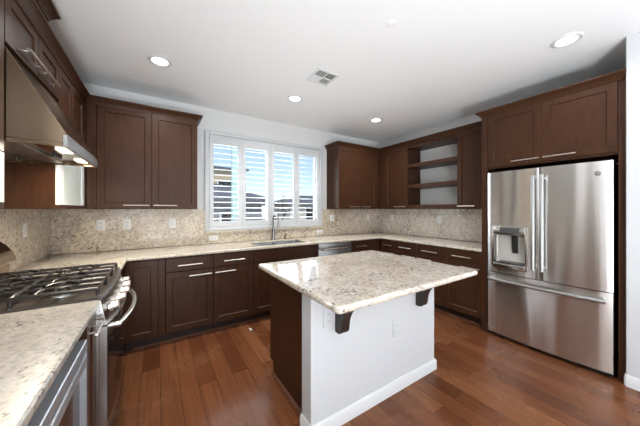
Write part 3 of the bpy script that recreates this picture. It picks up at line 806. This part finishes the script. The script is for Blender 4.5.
# hollow canopy: outer skin with wall thickness
prof = [(.004, HZ0+.02), (.004, 2.139), (.30, 2.139), (.332, 2.122), (HX-.003, HZ1), (HX-.003, HZ0+.02)]
m.prism(prof, 1, HY0, HY1, .002)
can = m.build('canopy', M_hood, r)
m = MB(); m.box(HX-.02, HX, HY0-.002, HY1+.002, HZ0, HZ1+.001, .002); m.build('front_lip', M_steel_d, r)
m = MB(); m.box(.004, HX-.0205, HY0, HY0+.012, HZ0, HZ0+.0195, .001).box(.004, HX-.0205, HY1-.012, HY1, HZ0, HZ0+.0195, .001).box(.004, .03, HY0+.0125, HY1-.0125, HZ0, HZ0+.0195, .001); m.build('skirt', M_hood, r)
for a, b in ((HY0+.03, -1.47), (-1.46, HY1-.03)):
    m = MB(); m.box(.05, .36, a, b, HZ0+.006, HZ0+.0195, .002); f = m.build('filter', M_steel_d, r)
    m = MB(); m.tube([(.20, (a+b)/2-.03, HZ0+.006), (.20, (a+b)/2-.03, HZ0-.012), (.20, (a+b)/2+.03, HZ0-.012), (.20, (a+b)/2+.03, HZ0+.006)], .004, 8); m.build('filter_handle', M_black, f)
for yy in (-1.60, -1.235):
    m = MB(); m.box(.45, .50, yy-.06, yy+.06, HZ0+.013, HZ0+.0195, .002); l = m.build('hood_light', M_hoodlens, r)
    la = area('hood_lamp', (.475, yy, HZ0+.008), (0, 0, 0), .05, .10, 4.0, (1, .86, .68))
for k in range(4):
    m = MB(); m.lathe((.40, -1.46+k*.032, HZ0+.0195), [(.012, 0), (.012, -.016), (.009, -.018), (.001, -.018)], 14); m.build('button', M_black, r)

# ================================================================== UNDER-COUNTER COOLER (near left)
r = thing('beverage_cooler', 'stainless framed glass door under-counter cooler at lower left', 'cooler', (.3, -2.413, 0))
CY0, CY1 = -2.719, -2.107
m = MB(); m.box(.03, DFL-.045, CY0, CY1, .02, CB-.03, .001); m.build('body', M_black, r)
m = MB(); m.box(.06, DFL-.07, CY0+.01, CY1-.01, 0, .02, 0); m.build('base', M_black, r)
m = MB(LEFT)
for a, b, z0, z1 in ((CY0+.002, CY0+.045, .09, .80), (CY1-.016, CY1-.002, .09, .80), (CY0+.045, CY1-.016, .757, .80), (CY0+.045, CY1-.016, .09, .13)):
    m.box(a, b, DFL-.044, DFL+.003, z0, z1, .003)
d = m.build('door_frame', M_alu, r)
m = MB(LEFT); m.box(CY0+.044, CY1-.015, DFL-.035, DFL-.020, .128, .758, 0); m.build('glass', M_coolglass, d)
m = MB(LEFT); m.box(CY0+.045, CY1-.016, DFL-.0195, DFL+.006, .700, .742, .004, 2); m.build('handle_rail', M_alu, d)

# ================================================================== CEILING FIXTURES
def downlight(x, y, label, power=LAMP_W):
    r = thing('ceiling_downlight', label, 'light', (x, y, H), 'recessed ceiling lights')
    m = MB(); m.lathe((x, y, H-.0005), [(.062, 0), (.062, -.004), (.072, -.010), (.090, -.008), (.095, 0)], 32); t = m.build('trim_ring', M_trim, r)
    m = MB(); m.lathe((x, y, H-.0012), [(.001, -.002), (.061, -.002), (.061, 0)], 32); m.build('lens', M_lens, r)
    area('lamp', (x, y, H-.014), (0, 0, 0), .12, .12, power, LAMP_COL, 'DISK', 140)
downlight(.939, -.909, 'round recessed light in the ceiling nearest the cabinets left of the window')
downlight(2.316, -.886, 'round recessed light in the ceiling in front of the window')
downlight(3.674, -.894, 'round recessed light in the ceiling above the far corner')
downlight(3.636, -2.995, 'large-looking round recessed light in the ceiling near the refrigerator', 1.8)
# air vent
vx, vy, hv = 2.325, -1.478, .128
r = thing('ceiling_vent', 'square white air vent in the ceiling', 'vent', (vx, vy, H))
m = MB(); e = .028
for a, b, c, d in ((-hv, hv, -hv, -hv+e), (-hv, hv, hv-e, hv), (-hv, -hv+e, -hv+e, hv-e), (hv-e, hv, -hv+e, hv-e)):
    m.box(vx+a, vx+b, vy+c, vy+d, H-.009, H-.0005, .003)
m.build('frame', M_vent, r)
m = MB(); m.box(vx-hv+e, vx+hv-e, vy-hv+e, vy+hv-e, H-.0018, H-.0008, 0); m.build('duct_opening', M_ventdark, r)
m = MB(); m.box(vx-.004, vx+.004, vy-hv+e, vy+hv-e, H-.009, H-.002, 0).box(vx-hv+e, vx-.004, vy-.004, vy+.004, H-.009, H-.002, 0).box(vx+.004, vx+hv-e, vy-.004, vy+.004, H-.009, H-.002, 0)
q = hv-e
for qx, qy, hor, sg in ((-1, 1, 1, 1), (1, 1, 0, 1), (-1, -1, 0, -1), (1, -1, 1, -1)):
    x0, x1 = sorted((vx+qx*.005, vx+qx*q)); y0, y1 = sorted((vy+qy*.005, vy+qy*q))
    for k in range(4):
        if hor:
            c = y0+(y1-y0)*(k+.5)/4; m.prism([(c-.010*sg, H-.002), (c+.004*sg, H-.009), (c+.006*sg, H-.009), (c-.008*sg, H-.002)], 0, x0, x1)
        else:
            c = x0+(x1-x0)*(k+.5)/4; m.prism([(c-.010*sg, y0), (c-.008*sg, y0), (c-.008*sg, y1), (c-.010*sg, y1)], 2, H-.009, H-.002)
m.build('slats', M_vent, r)
m = MB(); m.lathe((2.33, -2.36, H-.0005), [(.001, -.0045), (.034, -.004), (.038, -.002), (.040, 0)], 28)
tag(m.build('ceiling_cover', M_ceil), 'small round white cover plate in the middle of the ceiling', 'cover')
m = MB(); m.box(1.80, 1.822, -.80, -.735, .0003, .0035, .001); tag(m.build('white_slip', M_plate), 'tiny white slip lying on the floor before the cabinets', 'scrap')  # small white slip, not identified further

# ================================================================== OUTSIDE
def ext(name, col, rough=.8): return paint(name, col, rough)
def brick_mat(name, c1, c2, mo, w_, h_, sc=1):
    m = mat(name, c1, .85); g = G(m); b = g.n('ShaderNodeTexBrick', Scale=sc, Brick_Width=w_, Row_Height=h_, Mortar_Size=.012)
    b.inputs['Color1'].default_value = (*c1, 1); b.inputs['Color2'].default_value = (*c2, 1); b.inputs['Mortar'].default_value = (*mo, 1)
    g.l(g.coords((1, 1, 1), (math.radians(90), 0, 0)), b.inputs['Vector']); g.l(b.outputs[0], g.b.inputs['Base Color']); return m
M_ground = ext('paving', (.42, .40, .37)); M_stucco = ext('tan_stucco', (.55, .44, .30)); M_stucco2 = ext('pale_stucco', (.60, .55, .47))
M_stone = brick_mat('grey_stone', (.22, .21, .22), (.33, .31, .30), (.40, .39, .38), .4, .16)
M_tile = brick_mat('grey_roof_tile', (.12, .125, .145), (.18, .18, .20), (.07, .07, .08), .3, .2)
M_teal = mat('pale_teal_paint', (.46, .66, .64), .5); M_bark = mat('bark', (.16, .12, .10), .9)
m = MB(); m.box(-6, 40, .16, 45, -.6, -.5, 0); struct(m.build('ground', M_ground), 'paved ground outside the window')
def house(label, x0, x1, y0, y1, h, roof, mw, mr, wins):
    r = thing('house', label, 'house', ((x0+x1)/2, (y0+y1)/2, -.5))
    m = MB(); m.box(x0, x1, y0, y1, -.5, h, 0); b = m.build('walls', mw, r)
    o = .4; xm = (x0+x1)/2; ym = (y0+y1)/2; rl = max(0.05, (x1-x0)/2-(y1-y0)/2+.2)
    v = [(x0-o, y0-o, h), (x1+o, y0-o, h), (x1+o, y1+o, h), (x0-o, y1+o, h), (xm-rl, ym, h+roof), (xm+rl, ym, h+roof),
         (x0-o, y0-o, h-.15), (x1+o, y0-o, h-.15), (x1+o, y1+o, h-.15), (x0-o, y1+o, h-.15)]
    f = [(0, 1, 5, 4), (1, 2, 5), (2, 3, 4, 5), (3, 0, 4), (6, 7, 1, 0), (7, 8, 2, 1), (8, 9, 3, 2), (9, 6, 0, 3), (6, 7, 8, 9)]
    m = MB(); m._add(v, f); m.build('roof', mr, r)
    for a, z, w_, h_ in wins:
        m = MB(); m.box(a, a+w_, y0-.05, y0-.001, z, z+h_, .01); wf = m.build('window_frame', M_trim, r)
        m = MB(); m.box(a+.08, a+w_-.08, y0-.06, y0-.0505, z+.08, z+h_-.08, 0); m.build('pane', M_bglass, wf)
    return r
house('low grey stone house with dark tiled roof seen through the left shutter panels', 1.2, 4.75, 7.0, 10.5, 1.80, .75, M_stone, M_tile, [(3.0, .35, .7, .9)])
house('tall tan house behind the stone house, seen through the leftmost shutter panel', 3.2, 7.4, 19, 25, 4.9, .6, M_stucco, M_tile, [(5.2, 2.4, 1.2, 1.4)])
house('tan house seen through the rightmost shutter panel', 9.6, 15.5, 14, 19, 1.85, .75, M_stucco2, M_tile, [(10.9, .2, .8, 1.4)])
r = thing('porch_post', 'pale teal square porch post outside the leftmost shutter panel', 'post', (2.21, 1.55, -.5))
m = MB(); m.box(2.16, 2.26, 1.5, 1.6, -.5, 2.7, .01); m.build('post', M_teal, r); m = MB(); m.box(2.14, 2.28, 1.48, 1.62, -.5, -.35, .01).box(2.14, 2.28, 1.48, 1.62, 2.7, 2.8, .01); m.build('post_collar', M_teal, r)
m = MB(); rnd = random.Random(3)
def branch(p, d, ln, rad, lev):
    q = p+d*ln; mid_ = p+d*ln*.5+Vector((rnd.uniform(-1, 1), rnd.uniform(-1, 1), 0))*ln*.05
    m.tube([tuple(p), tuple(mid_), tuple(q)], [rad, rad*.85, rad*.7], 6)
    if lev == 0: return
    for k in range(3):
        nd = (d+Vector((rnd.uniform(-.8, .8), rnd.uniform(-.8, .8), rnd.uniform(-.1, .5)))).normalized()
        branch(p+d*ln*rnd.uniform(.55, 1), nd, ln*rnd.uniform(.55, .75), rad*.6, lev-1)
branch(Vector((6.2, 8.2, -.5)), Vector((0, 0, 1)), 1.05, .07, 4)
tag(m.build('bare_tree', M_bark), 'bare branching tree outside between the houses', 'tree')
